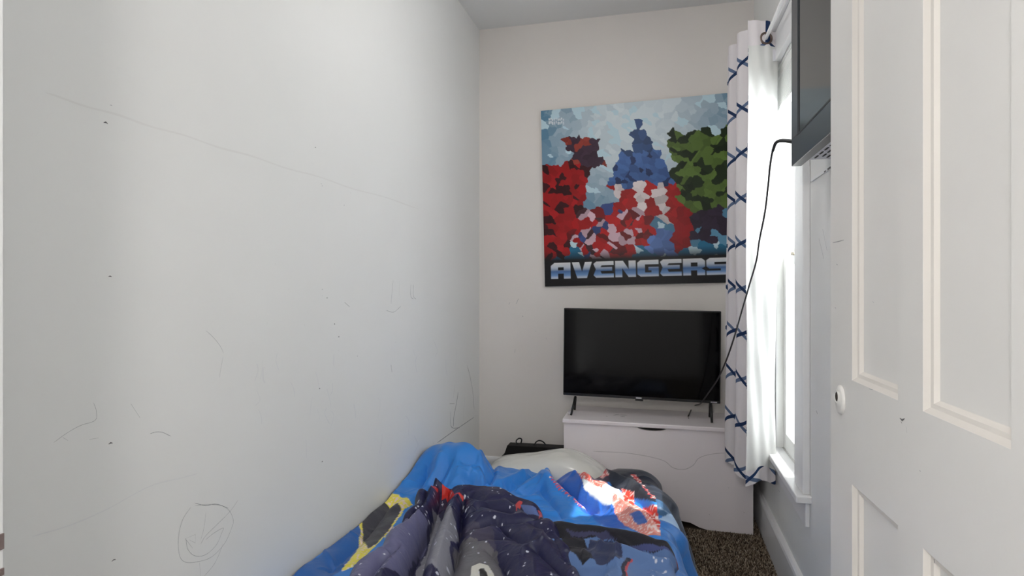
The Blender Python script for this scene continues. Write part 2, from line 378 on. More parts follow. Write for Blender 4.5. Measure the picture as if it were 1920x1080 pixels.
# ------------------------------------------------------------------ television on the window wall
def wall_tv():
    X0 = .42; y1 = 2.086; y0 = 1.14; zb = 1.68; zt = 2.25
    t = thing('wall_television', 'dark grey flat television mounted high on the window wall beside the door', 'television', (XR, 1.6, zb))
    bm = bmesh.new(); bw = .09; y1i, y0i = y1-.085, y0+.03; zbi, zti = zb+.086, zt-.03
    box(bm, X0, X0+.03, y0, y1, zb, zbi); box(bm, X0, X0+.03, y0, y1, zti, zt); box(bm, X0, X0+.03, y0, y0i, zbi, zti); box(bm, X0, X0+.03, y1i, y1, zbi, zti)
    rel(from_bm('bezel', bm, BEZEL, bevel=.002), t)
    rel(boxobj('screen', (X0+.004, X0+.02, y0i, y1i, zbi, zti), SCREEN2), t)
    bm = bmesh.new(); box(bm, X0-.0012, X0+.002, y0i-.003, y1i+.003, zbi-.005, zbi)
    rel(from_bm('screen_trim', bm, BLACKPL), t)
    bm = bmesh.new(); box(bm, X0+.03, XR-.006, y0+.05, y1-.09, zb+.002, zt-.08)
    for i in range(4):
        for j in range(9):
            yy = y1-.12-j*.055-(i % 2)*.02; xx = X0+.04+i*.017
            box(bm, xx, xx+.005, yy-.035, yy, zb+.0005, zb+.003, 1)
    h = rel(from_bm('vented_housing', bm, [HOUSING, BLACKMAT]), t); h['label'] = 'pale rear housing with rows of vent slots'
wall_tv()

# ------------------------------------------------------------------ curtain rod and curtain
RX, RZ = .463, 2.392
rod = thing('curtain_rod', 'thin white curtain rod above the window', 'curtain rod', (RX, 2.7, RZ))
bm = bmesh.new(); tube(bm, [(RX, 2.16, RZ), (RX, 3.40, RZ)], .008, 12); rel(from_bm('pole', bm, RODM), rod)
for y in (2.20, 3.36):
    bm = bmesh.new(); box(bm, RX-.01, CX+.001, y-.008, y+.008, RZ-.012, RZ-.006); box(bm, CX-.006, CX, y-.012, y+.012, RZ-.03, RZ+.02)
    rel(from_bm('bracket', bm, RODM, bevel=.001), rod)
def trellis():
    m = mat('trellis_fabric', srgb(232, 226, 229), .7, .2, trans=.22); nt = m.node_tree; N = nt.nodes; L = nt.links
    uv = N.new('ShaderNodeUVMap'); sp = N.new('ShaderNodeSeparateXYZ'); L.new(uv.outputs[0], sp.inputs[0])
    def M(op, a, b=None, c=None):
        n = N.new('ShaderNodeMath'); n.operation = op
        for i, x in enumerate((a, b, c)):
            if x is None: continue
            if isinstance(x, (int, float)): n.inputs[i].default_value = x
            else: L.new(x, n.inputs[i])
        return n.outputs[0]
    p, q = .149, .42; u = sp.outputs[0]; v = sp.outputs[1]
    tri = M('SUBTRACT', M('PINGPONG', M('DIVIDE', v, q), .5), .25)                 # -.25 .. .25
    z_ = M('MULTIPLY', M('MINIMUM', M('MAXIMUM', M('MULTIPLY', tri, 8), -1), 1), p*.5)   # chain-link zigzag
    def line(sign, w):
        d = M('SUBTRACT', u, M('MULTIPLY', z_, sign)); d = M('ADD', d, 100*p)
        d = M('ABSOLUTE', M('SUBTRACT', M('MODULO', d, p), p/2))
        return M('LESS_THAN', d, w)
    A = line(1, .0125); B = line(-1, .0125)
    c1 = N.new('ShaderNodeMix'); c1.data_type = 'RGBA'; c1.inputs[6].default_value = srgb(236, 231, 233); c1.inputs[7].default_value = srgb(98, 116, 148); L.new(B, c1.inputs[0])
    c2 = N.new('ShaderNodeMix'); c2.data_type = 'RGBA'; c2.inputs[7].default_value = srgb(36, 58, 96); L.new(c1.outputs[2], c2.inputs[6]); L.new(A, c2.inputs[0])
    for n in N:
        if n.type == 'BSDF_PRINCIPLED': L.new(c2.outputs[2], n.inputs['Base Color'])
        if n.type == 'BSDF_TRANSLUCENT': L.new(c2.outputs[2], n.inputs[0])
    return m
def curtain():
    t = thing('curtain', 'white curtain with navy trellis print and white lining, gathered beside the window', 'curtain', (RX, 3.0, RZ))
    top, bot = 2.470, .405
    pth = [(.384, 2.795), (.430, 2.806), (.475, 2.824), (.512, 2.846), (.505, 2.885), (.430, 2.890), (.366, 2.915), (.362, 2.955), (.440, 2.985), (.470, 3.015), (.430, 3.040), (.348, 3.060), (.338, 3.100), (.410, 3.135), (.440, 3.165), (.390, 3.188), (.342, 3.203)]
    base = catmull([(a, b, 0) for a, b in pth], 8); n = len(base)
    s = [0]
    for i in range(1, n): s.append(s[-1]+(base[i]-base[i-1]).length)
    nz = 90; s_tip = s[6*8]-.012
    def pos(i, f, off):
        a = base[max(i-1, 0)]; b = base[min(i+1, n-1)]; d = (b-a).normalized(); nn = Vector((-d.y, d.x, 0))   # towards the window
        p = base[i]; w = 1-f                     # f 1 top, 0 bottom
        k = s[i]/s[-1]
        x = p.x-.012*w+.006*w*math.sin(9*f+k*14); y = p.y+.010*w*math.sin(5*f+k*9)-.01*w
        # soft drag folds in the hanging flap
        crease = .0035*math.sin(f*31+k*50)*math.exp(-((f-.30)/.16)**2)+.003*math.sin(f*13+k*110)
        q = Vector((x, y, 0))+nn*(off+crease*(1 if i < 26 else .3))
        z_ = bot+(top-bot)*f-.012*w*math.cos(k*40)
        return (q.x, q.y, z_)
    def sheet(name, off, f0, f1, m, i0=0, i1=n):
        bm = bmesh.new(); uvl = bm.loops.layers.uv.new('UVMap'); g = {}
        ks = [f0+(f1-f0)*j/nz for j in range(nz+1)]
        for i in range(i0, i1):
            for j, f in enumerate(ks):
                v = bm.verts.new(pos(i, f, off)); g[i, j] = v
        for i in range(i0, i1-1):
            for j in range(nz):
                f_ = bm.faces.new((g[i, j], g[i+1, j], g[i+1, j+1], g[i, j+1])); f_.smooth = True
                for lp, (a, b) in zip(f_.loops, ((i, j), (i+1, j), (i+1, j+1), (i, j+1))):
                    lp[uvl].uv = (s[a]-s_tip+.149/2, bot+(top-bot)*ks[b]+.09)
        me = bpy.data.meshes.new(name); bm.to_mesh(me); bm.free(); o = link(name, me, None, m)
        return rel(o, t)
    FAB = trellis()
    sheet('fabric', 0, 0, 1, FAB)
    LIN = mat('curtain_lining', srgb(228, 229, 226), .45, .35, trans=.15, sheen=.2)
    ln = sheet('lining', -.004, .032, .945, LIN); ln['label'] = 'plain white satin lining'
    ln.matrix_basis = ln.matrix_basis
    # grommet on the flap around the rod
    for (gx, gy) in ((RX, 2.820), (RX, 2.888), (RX, 3.0)):
        bm = bmesh.new(); ring = [(gx+.024*math.cos(a)*.98, gy+.3*.024*math.cos(a)*(1 if gy < 2.85 else 0), RZ+.024*math.sin(a)) for a in [2*PI*k/24 for k in range(25)]]
        tube(bm, ring, .0055, 8, caps=False); rel(from_bm('grommet', bm, METAL), t)
    bm = bmesh.new(); box(bm, .492, .505, 2.828, 2.832, 2.29, 2.345)
    c = rel(from_bm('care_tag', bm, MARKW), t)
curtain()

# ------------------------------------------------------------------ chest with its television
CH_Y, CH_X0, CH_X1, CH_H = 3.234, -.514, .470, .545
def chest():
    t = thing('storage_chest', 'white lidded storage chest standing against the far wall behind the bed', 'chest', ((CH_X0+CH_X1)/2, 3.42, 0))
    yb = 3.592
    # front with a scalloped foot
    x0, x1 = CH_X0, CH_X1; zt = CH_H-.024
    notch = P(1222, 800, Y=CH_Y).x
    top = [(x1, zt), (notch+.075, zt)]+[(notch+.075*math.cos(a), zt-.016*math.sin(a)) for a in [PI*k/14 for k in range(1, 14)]]+[(notch-.075, zt), (x0, zt)]
    foot = [(x0, 0), (x0+.20, 0), (x0+.235, .012), (x0+.27, .032), (x0+.32, .038), (x1-.36, .038), (x1-.31, .032), (x1-.265, .012), (x1-.22, .002), (x1, 0)]
    bm = bmesh.new(); prism(bm, top+foot, 'y', CH_Y, CH_Y+.016)
    rel(from_bm('front_panel', bm, WHITE), t)
    for a, b in ((x0, x0+.016), (x1-.016, x1)): rel(boxobj('side_panel', (a, b, CH_Y+.0165, yb, 0, zt), WHITE), t)
    rel(boxobj('back_panel', (x0+.0165, x1-.0165, yb-.01, yb, .03, zt), WHITE), t)
    rel(boxobj('bottom_panel', (x0+.0165, x1-.0165, CH_Y+.0165, yb-.0105, .04, .055), WHITE), t)
    bm = bmesh.new(); box(bm, notch-.1, notch+.1, CH_Y+.017, CH_Y+.02, zt-.06, zt-.001); o = rel(from_bm('notch_shadow_board', bm, BLACKMAT), t); o.name = 'notch_shade_board'; o['label'] = 'black board behind the hand notch in place of its shade'  # black board stands in for the shade inside the notch
    rel(boxobj('lid', (x0-.008, x1+.004, CH_Y-.010, yb, zt+.0005, CH_H), WHITE, bevel=.005, seg=3), t)
    # worn print on the lid
    for (a, b, c, d, w) in ((1150, 779, 1160, 777, .006), (1158, 778, 1176, 779, .009), (1163, 781, 1172, 781, .006), (1136, 780, 1139, 781, .004), (1290, 782, 1292, 786, .004)):
        bm = bmesh.new(); p, q = P(a, b, Z=CH_H), P(c, d, Z=CH_H); ribbon(bm, [(p.x, p.y), ((p.x+q.x)/2, (p.y+q.y)/2), (q.x, q.y)], w, lambda u, v: (u, v, CH_H+.0006), 0)
        o = rel(from_bm('scuff_mark', bm, DARKMARK), t); o['label'] = 'dark scuff on the lid'
    # faint wavy grey line and small specks on the front
    pts = smooth2([(P(px, py, Y=CH_Y).x, P(px, py, Y=CH_Y).z) for px, py in ((1112, 846), (1180, 850), (1240, 862), (1262, 877), (1283, 880), (1300, 872), (1312, 858), (1345, 850), (1400, 850))])
    bm = bmesh.new(); ribbon(bm, pts, .0035, lambda u, v: (u, CH_Y-.0006, v), 0)
    for px, py in ((1366, 915), (1395, 961), (1330, 965)): p = P(px, py, Y=CH_Y); ribbon(bm, [(p.x-.002, p.z), (p.x, p.z+.001), (p.x+.002, p.z)], .005, lambda u, v: (u, CH_Y-.0006, v), 0)
    o = rel(from_bm('front_line', bm, mat('line_grey', srgb(206, 198, 200), .5)), t)
chest()

def chest_tv():
    # plane slightly leaning, set by its four corners
    Yp = 3.37
    tl, tr, bl_, br = P(1055, 582, Y=Yp), P(1348, 579, Y=Yp), P(1058, 745, Y=Yp), P(1355, 753, Y=Yp)
    c = (tl+tr+bl_+br)/4; w = ((tr-tl).length+(br-bl_).length)/2; h = ((tl-bl_).length+(tr-br).length)/2
    t = thing('television', 'black flat television with a dark screen standing on the white chest', 'television', (c.x, Yp, CH_H))
    r = math.radians(-.55)
    def part(name, b, m, bevel=0):
        bm = bmesh.new(); box(bm, *b); bmesh.ops.rotate(bm, verts=bm.verts[:], cent=(0, 0, 0), matrix=Matrix.Rotation(-r, 3, 'Y'))
        bmesh.ops.translate(bm, verts=bm.verts[:], vec=(c.x, Yp, c.z)); return rel(from_bm(name, bm, m, bevel=bevel), t)
    part('cabinet', (-w/2, w/2, 0.0, .035, -h/2, h/2), BLACKPL, .004)
    part('rear_housing', (-w*.36, w*.36, .035, .075, -h/2+.03, h/2-.14), BLACKPL, .01)
    part('screen', (-w/2+.006, w/2-.006, -.0015, .001, -h/2+.016, h/2-.006), SCREEN)
    part('chin', (-.022, .022, .001, .012, -h/2-.010, -h/2+.001), BLACKPL, .002)
    for nm, n_, x0_, st_, wd_, z0_, z1_ in (('brand_lettering', 5, -.018, .0062, .0058, .004, .011), ('corner_lettering', 6, w/2-.05, .0055, .0051, .005, .010)):
        part(nm, (x0_, x0_+n_*st_, -.0025, -.0016, -h/2+z0_, -h/2+z1_), MARKW)['label'] = 'small pale lettering on the lower bezel'
    # splayed feet
    for px, py in ((1078, 748), (1333, 752)):
        a = P(px, py, Y=Yp); a.z = max(a.z, CH_H+.03)
        for sy in (-1, 1):
            bm = bmesh.new(); tube(bm, [(a.x, Yp+.018, a.z+.008), (a.x-(.014 if px < 1200 else -.0), Yp+.018+sy*.075, CH_H+.004)], [.008, .0062], 10)
            rel(from_bm('leg', bm, BLACKPL), t)
chest_tv()

# cable from the wall television to the chest
pc = [(.47, 2.06, 1.758), (.462, 2.10, 1.757)]
for px, py, Y in ((1462, 264, 2.16), (1450, 280, 2.19), (1444, 310, 2.23), (1440, 350, 2.30), (1434, 400, 2.38), (1424, 450, 2.47), (1418, 490, 2.55), (1405, 535, 2.63), (1392, 580, 2.70), (1379, 625, 2.78), (1362, 675, 2.90), (1345, 712, 3.05), (1326, 740, 3.20), (1313, 757, 3.30)):
    pc.append(P(px, py, Y=Y))
pc[-1].z = max(pc[-1].z, CH_H+.009)
e = P(1300, 762, Z=CH_H+.009); pc.append(e); e2 = P(1285, 755, Z=CH_H+.009); e2.y = 3.42; pc.append(e2)
cb = thing('power_cable', 'thin dark cable hanging from the wall television down to the chest', 'cable', (.45, 2.2, CH_H))
bm = bmesh.new(); tube(bm, catmull(pc, 8), .0036, 8); rel(from_bm('cord', bm, CABLE), cb)
bm = bmesh.new(); q = catmull(pc[1:5], 6); tube(bm, q[:14], [.0075-.0002*i for i in range(14)], 8); rel(from_bm('plug', bm, BLACKPL), cb)

# ------------------------------------------------------------------ box, power strip behind the bed
bx_top = .262
p0, p1 = P(948, 846, Y=3.40), P(1060, 845, Y=3.40)
boxt = thing('storage_box', 'low black box on the floor between the bed head and the far wall', 'box', ((p0.x+CH_X0)/2, 3.46, 0))
rel(boxobj('body', (p0.x-.02, CH_X0-.02, 3.30, 3.57, 0, bx_top-.02), BLACKMAT, bevel=.004), boxt); rel(boxobj('lid', (p0.x-.024, CH_X0-.016, 3.295, 3.575, bx_top-.02, bx_top), BLACKMAT, bevel=.004), boxt)
ps = thing('power_strip', 'black power strip with two plugged cords lying behind the pillow', 'power strip', ((p0.x+CH_X0)/2, 3.42, bx_top))
bm = bmesh.new(); a = P(945, 848, Y=3.40); b = P(952, 834, Y=3.40); c = P(1057, 838, Y=3.40); d = P(1057, 848, Y=3.40)
prism(bm, [(a.x, bx_top), (b.x, b.z), (P(975, 835, Y=3.4).x, P(975, 835, Y=3.4).z), (-.53, c.z-.004), (-.53, bx_top)], 'y', 3.385, 3.46); rel(from_bm('body', bm, BLACKMAT, bevel=.003), ps)
for pp in (((970, 836), (968, 827), (973, 822), (978, 824), (976, 834)), ((1000, 838), (1005, 829), (1012, 826), (1020, 830), (1026, 840))):
    bm = bmesh.new(); q = [P(x, y, Y=3.42+.008*i) for i, (x, y) in enumerate(pp)]; tube(bm, catmull(q, 6), .004, 8)
    tube(bm, [q[0], q[0]*.4+q[1]*.6], [.010, .008], 8); rel(from_bm('plug_cord', bm, BLACKPL), ps)

# ------------------------------------------------------------------ bed and bedding
_T = rng.random((8, 256, 256))
def vnoise(x, y, k=0):
    x = np.asarray(x, float)+50; y = np.asarray(y, float)+50
    xi = np.floor(x).astype(int); yi = np.floor(y).astype(int); fx = x-xi; fy = y-yi; fx = fx*fx*fx*(fx*(fx*6-15)+10); fy = fy*fy*fy*(fy*(fy*6-15)+10)
    T = _T[k % 8]; g = lambda a, b: T[a % 256, b % 256]
    return (g(xi, yi)*(1-fx)+g(xi+1, yi)*fx)*(1-fy)+(g(xi, yi+1)*(1-fx)+g(xi+1, yi+1)*fx)*fy
def fbm(x, y, k=0, o=3): return sum(vnoise(x*2**i, y*2**i, k+i)/2**i for i in range(o))/sum(1/2**i for i in range(o))
def crumple(x, y, ang, f, k, stretch=2.6, warp=.9):
    """sharp-crested cloth folds running along ang"""
    c, s_ = math.cos(ang), math.sin(ang); u = (x*c+y*s_)*f/stretch; v = (-x*s_+y*c)*f
    wv = fbm(u*1.2, v*.8, k)*2*warp; wu = fbm(u+7, v+3, k+1)*2*warp
    r = 1-np.abs(2*vnoise(u+wu, v+wv, k+2)-1); r2 = 1-np.abs(2*vnoise(2.1*u-wu+9, 2.1*v+wv, k+3)-1)
    return r**1.6+.45*r2**1.8-.6
def gauss(x, y, cx, cy, sx, sy, a=0):
    c, s_ = math.cos(a), math.sin(a); dx, dy = x-cx, y-cy; u = dx*c+dy*s_; v = -dx*s_+dy*c
    return np.exp(-(u/sx)**2-(v/sy)**2)
def segdist(x, y, pts):
    best = np.full(np.shape(x), 9.0)
    for (x0, y0), (x1, y1) in zip(pts[:-1], pts[1:]):
        dx, dy = x1-x0, y1-y0; t = np.clip(((x-x0)*dx+(y-y0)*dy)/(dx*dx+dy*dy+1e-9), 0, 1)
        best = np.minimum(best, np.hypot(x-x0-t*dx, y-y0-t*dy))
    return best
def ridge(x, y, pts, w, h): return h*np.exp(-(segdist(x, y, pts)/w)**2)
def inpoly(x, y, poly):
    ins = np.zeros(np.shape(x), bool); n = len(poly)
    for i in range(n):
        x0, y0 = poly[i]; x1, y1 = poly[(i+1) % n]
        c = ((y0 > y) != (y1 > y)) & (x < (x1-x0)*(y-y0)/((y1-y0) or 1e-9)+x0); ins ^= c
    return ins
def px2xy(pts, H):
    out = []
    for px, py in pts:
        z_ = .42
        for _ in range(14):
            p = P(px, py, Z=z_); z_ = .6*z_+.4*float(H(np.array([p.x]), np.array([p.y]))[0])
        out.append((p.x, p.y))
    return out

def H0(x, y):                                   # large form of the comforter on the mattress
    h = .352+.018*np.clip((2.4-y)/.8, -1, 1)*0
    h = h+.175*gauss(x, y, -.90, 2.64, .15, .17)+.08*gauss(x, y, -1.08, 2.72, .10, .16)+.05*gauss(x, y, -1.10, 2.50, .12, .35)
    h = h+.035*gauss(x, y, -1.12, 1.8, .16, .5)+.035*gauss(x, y, -.50, 2.72, .20, .10, -.3)
    h = h+.05*gauss(x, y, -.12, 2.62, .16, .22, .9)+.03*gauss(x, y, -.14, 2.90, .18, .12)+.03*gauss(x, y, -.02, 2.30, .1, .3)
    return h
blue_ridges = [([(-.80, 2.88), (-.735, 2.62), (-.74, 2.45)], .030, .045), ([(-.98, 2.72), (-.80, 2.63)], .025, .020),
               ([(-1.0, 2.7), (-.98, 2.45), (-1.05, 2.2)], .03, .025), ([(-.57, 2.86), (-.48, 2.60), (-.36, 2.34)], .028, .030),
               ([(-.33, 2.70), (-.12, 2.42), (.0, 2.18)], .045, .035), ([(-.68, 2.46), (-.52, 2.56)], .022, .018), ([(-.60, 2.30), (-.42, 2.42)], .02, .018)]
BLUE_V = [([(925, 848), (926, 870), (916, 890), (906, 903), (885, 900)], 1.0), ([(803, 858), (800, 880), (790, 905)], .7), ([(842, 862), (832, 885), (812, 905)], .5),
          ([(955, 908), (985, 890), (1012, 878)], .6), ([(985, 918), (1012, 905), (1035, 930), (1058, 958)], .7), ([(1034, 872), (1048, 897), (1080, 926), (1112, 952)], .9),
          ([(735, 935), (700, 975), (670, 1010), (620, 1060)], .6), ([(1112, 905), (1160, 925), (1210, 962), (1250, 1000)], .6), ([(1148, 902), (1200, 930), (1245, 975)], .6), ([(870, 858), (895, 862), (908, 880), (900, 892)], .5)]
BLUE_R = [([(1022, 868), (1034, 893), (1055, 915), (1095, 945)], .018, .022), ([(912, 850), (900, 875), (912, 905)], .014, .018), ([(822, 852), (815, 880), (800, 900)], .020, .018),
          ([(1040, 878), (1110, 903), (1170, 935), (1225, 985)], .022, .024), ([(1125, 885), (1185, 905), (1230, 950)], .020, .022), ([(860, 880), (880, 890), (900, 885)], .012, .012), ([(940, 900), (975, 885), (1000, 872)], .016, .012)]
def Hmac(x, y):
    h = H0(x, y)
    for p_, w, a_ in blue_ridges: h = h+.6*ridge(x, y, p_, w, a_)
    return h
BLUE_V = [(px2xy(p_, Hmac), k) for p_, k in BLUE_V]; BLUE_R = [(px2xy(p_, Hmac), w, a) for p_, w, a in BLUE_R]
def Hblue(x, y):
    h = Hmac(x, y)+puff(x, y, BLUE_V, .030, .065)
    for p_, w, a_ in BLUE_R: h = h+ridge(x, y, p_, w, a_)
    h = h+.022*(fbm(x*6, y*6, 1)-.5)
    h = h+strokes(x, y, 5, 60, (-1.1, .05, 1.4, 2.9), lambda a, b: 2.0+.9*a+.6*math.sin(b*4), (.14, .42), (.014, .034), .55)
    h = h+strokes(x, y, 9, 130, (-1.1, .08, 1.4, 2.9), lambda a, b: 1.7+1.2*math.sin(a*5+b*3), (.05, .20), (.006, .014), .7, .7)
    return h
def grid_mesh(name, V, C, m, parent=None, attr='print'):
    ny, nx = V.shape[:2]; idx = np.arange(ny*nx).reshape(ny, nx)
    F = np.stack([idx[:-1, :-1], idx[:-1, 1:], idx[1:, 1:], idx[1:, :-1]], -1).reshape(-1, 4)
    me = bpy.data.meshes.new(name); me.from_pydata(V.reshape(-1, 3).tolist(), [], F.tolist())
    if C is not None:
        at = me.color_attributes.new(attr, 'FLOAT_COLOR', 'POINT'); cc = np.ones((ny*nx, 4), np.float32); cc[:, :3] = C.reshape(-1, 3); at.data.foreach_set('color', cc.ravel())
    return link(name, me, parent, m, smooth=True)
def lin(*c): return np.array(srgb(*c)[:3])
def paint(C, mask, col): C[mask] = col

def strokes(x, y, seed, n, box_, flow, lens=(.08, .30), wid=(.008, .022), k=.55, jit=.5):
    """scattered tapering cloth creases: rounded on one side, steep on the other"""
    r = np.random.default_rng(seed); h = np.zeros(np.shape(x))
    for _ in range(n):
        cx, cy = r.uniform(box_[0], box_[1]), r.uniform(box_[2], box_[3]); a = flow(cx, cy)+r.normal(0, jit)
        L_ = r.uniform(*lens)/2; w = r.uniform(*wid); bend = r.uniform(-2.5, 2.5); side = r.choice([-1, 1])
        c, s_ = math.cos(a), math.sin(a); u = (x-cx)*c+(y-cy)*s_; v = -(x-cx)*s_+(y-cy)*c-bend*u*u
        t = np.clip(1-(u/L_)**2, 0, 1); ww = w*(.35+.65*t); v = v*side
        prof = np.where(v > 0, np.exp(-v/ww*1.1), np.exp(-(v/(ww*.45))**2))
        h = np.maximum(h, 0)+0; c_ = w*k*t*t*prof*r.uniform(.6, 1.2)
        h = np.where(c_ > h, c_+.35*h, h+.35*c_)
    return h
def puff(x, y, valleys, w, a):
    """rounded tops between pressed-in valley lines"""
    h = np.full(np.shape(x), 1.0)
    for p_, k in valleys: h = np.minimum(h, 1-k*np.exp(-segdist(x, y, p_)/w))
    return a*(h-1)
bed = thing('bed', 'low bed with an off-white mattress pushed against the left wall under the covers', 'bed', (-.55, 2.2, 0))
rel(boxobj('base', (-1.09, -.08, 1.22, 3.15, 0.0, .10), BLACKMAT, bevel=.005), bed)
rel(boxobj('mattress', (-1.10, -.06, 1.20, 3.17, .10, .27), MATT, bevel=.03, seg=4), bed)

def comforter():
    ny, ns = 420, 420
    vv = np.linspace(0, 1, ny)[:, None]*np.ones((1, ns)); ss = np.ones((ny, 1))*np.linspace(0, 1.62, ns)[None]
    yy = 1.30+1.65*vv
    xe = np.interp(yy, [1.3, 2.2, 2.5, 2.75, 2.95], [0.0, -.005, -.03, -.075, -.12]); Wt = xe-(-1.112)   # width of the flat top
    x = -1.112+np.minimum(ss, Wt)
    yend = np.interp(x, [-1.12, -.95, -.82, -.74, -.62, -.53, -.42, -.30, -.2, -.05, .05], [2.90, 2.93, 2.93, 2.95, 2.94, 2.91, 2.85, 2.80, 2.99, 3.03, 3.02])
    yend = yend+.012*(fbm(x*9, x*0, 2)-.5)
    y = 1.30+(yend-1.30)*vv**.92
    h = Hblue(x, y)
    over = np.clip(ss-Wt, 0, None)                  # arc length past the edge
    R = .10; th = np.clip(over/R, 0, PI/2); down = np.clip(over-R*PI/2, 0, None)
    bulge = .022*np.sin(y*17+1.5*np.sin(y*5))+.014*(fbm(y*9, down*8, 3)-.5)
    px_ = x+R*np.sin(th)+bulge*np.clip(over/.12, 0, 1)+.085*np.clip(down/.26, 0, 1)
    z_ = h-R*(1-np.cos(th))-down
    # hem floats on the floor
    z_ = np.maximum(z_, .012+.01*np.abs(np.sin(y*20)))
    px_ = px_+np.where(z_ < .03, .02, 0)
    # far edge tucks down to the mattress
    e = np.clip((1-vv)*(yend-1.30)/.055, 0, 1); drop = 1-np.sqrt(1-(1-e)**2)
    top = over <= R
    z_ = z_-drop*np.where(z_ > .285, z_-.285, 0)
    V = np.stack([px_, y, z_], -1)
    # ---- print
    C = np.zeros((ny, ns, 3)); C[:] = lin(44, 128, 212)
    U = lambda pts: px2xy(pts, Hmac)
    wx = x+.010*(fbm(x*22, y*22, 1)-.5); wy = y+.010*(fbm(x*22+5, y*22, 2)-.5)
    def pp(pts, col): paint(C, inpoly(wx, wy, U(pts)) & (over < .02), lin(*col))
    # winged motif by the wall: yellow border round dark grey
    pp([(690,930),(735,922),(765,930),(775,945),(757,955),(735,990),(700,1030),(665,1062),(640,1068),(636,1030),(650,985),(672,950)], (236, 222, 88))
    pp([(690,945),(720,935),(745,940),(752,952),(735,985),(705,1020),(690,1030),(680,1000),(678,965)], (62, 62, 70))
    pp([(545,1080),(600,1040),(650,985),(664,968),(676,985),(668,1030),(640,1062),(610,1090)], (34, 96, 170))
    # right hand side: salmon, pale, royal blue and navy bands
    pp([(1030,868),(1060,880),(1110,905),(1150,925),(1180,950),(1200,985),(1130,985),(1090,950),(1055,905)], (34, 96, 190))
    pp([(1075,886),(1120,895),(1165,915),(1185,935),(1160,950),(1130,940),(1095,915)], (226, 232, 232))
    pp([(1068,880),(1095,886),(1140,902),(1128,912),(1090,900)], (226, 108, 96))
    pp([(1150,925),(1185,935),(1215,950),(1245,985),(1262,1015),(1210,1005),(1170,985),(1150,955)], (222, 140, 128))
    pp([(1180,962),(1200,965),(1215,985),(1195,985)], (50, 100, 180))
    pp([(1104,884),(1130,860),(1250,850),(1320,915),(1300,985),(1262,985),(1240,955),(1200,925),(1150,903)], (30, 38, 52))
    pp([(1085,890),(1110,880),(1140,884),(1142,900),(1110,904)], (58, 44, 62))
    pp([(1104,882),(1125,880),(1142,895),(1130,898)], (204, 54, 60))
    pp([(1165,906),(1190,915),(1190,940),(1172,932)], (214, 74, 58))
    pp([(1205,935),(1228,948),(1248,975),(1255,990),(1232,985),(1215,965)], (204, 60, 50))
    for (a, b) in (((1183, 890), (1196, 905)), ((1200, 908), (1226, 940))):
        for k in range(5):
            t = k/5; cx, cy = a[0]+(b[0]-a[0])*t, a[1]+(b[1]-a[1])*t; pp([(cx, cy), (cx+10, cy+1), (cx+10, cy+4), (cx, cy+3)], (196, 60, 62))
    # stitched dashes along the ridge
    d0 = U([(1022, 872), (1035, 895), (1052, 915), (1080, 935), (1098, 948)])
    for i in range(len(d0)-1):
        (ax, ay), (bx_, by) = d0[i], d0[i+1]; n = 5
        for k in range(n):
            t = (k+.2)/n; cx, cy = ax+(bx_-ax)*t, ay+(by-ay)*t
            paint(C, (np.abs(x-cx) < .013) & (np.abs(y-cy-.35*(x-cx)) < .0055) & (over < .01), lin(210, 80, 110))
    # speckles inside the red print
    sp = (vnoise(x*150, y*150, 4) > .70) & (C[..., 0] > .45) & (C[..., 2] < .35); C[sp] = lin(238, 214, 210)
    # overhang
    side = over > .01
    C[side & (y > 2.5)] = lin(32, 42, 58); C[side & (y <= 2.5) & (y > 2.42)] = lin(52, 92, 130); C[side & (y <= 2.42)] = lin(34, 112, 190)
    C[side & (np.abs(y-2.40-.35*over) < .03*np.clip(over/.12, 0, 1)*(over < .3))] = lin(150, 176, 206)
    m = mat('comforter_print', (1, 1, 1, 1), .42, .4, attr='print', sheen=.1, bump=.12, bscale=60)
    o = grid_mesh('comforter', V, C, m); 
    so = o.modifiers.new('thickness', 'SOLIDIFY'); so.thickness = .006; so.offset = -1
    tag(o, 'bright blue comforter with a yellow-edged dark motif and red patches, rumpled across the bed', 'comforter')
comforter()

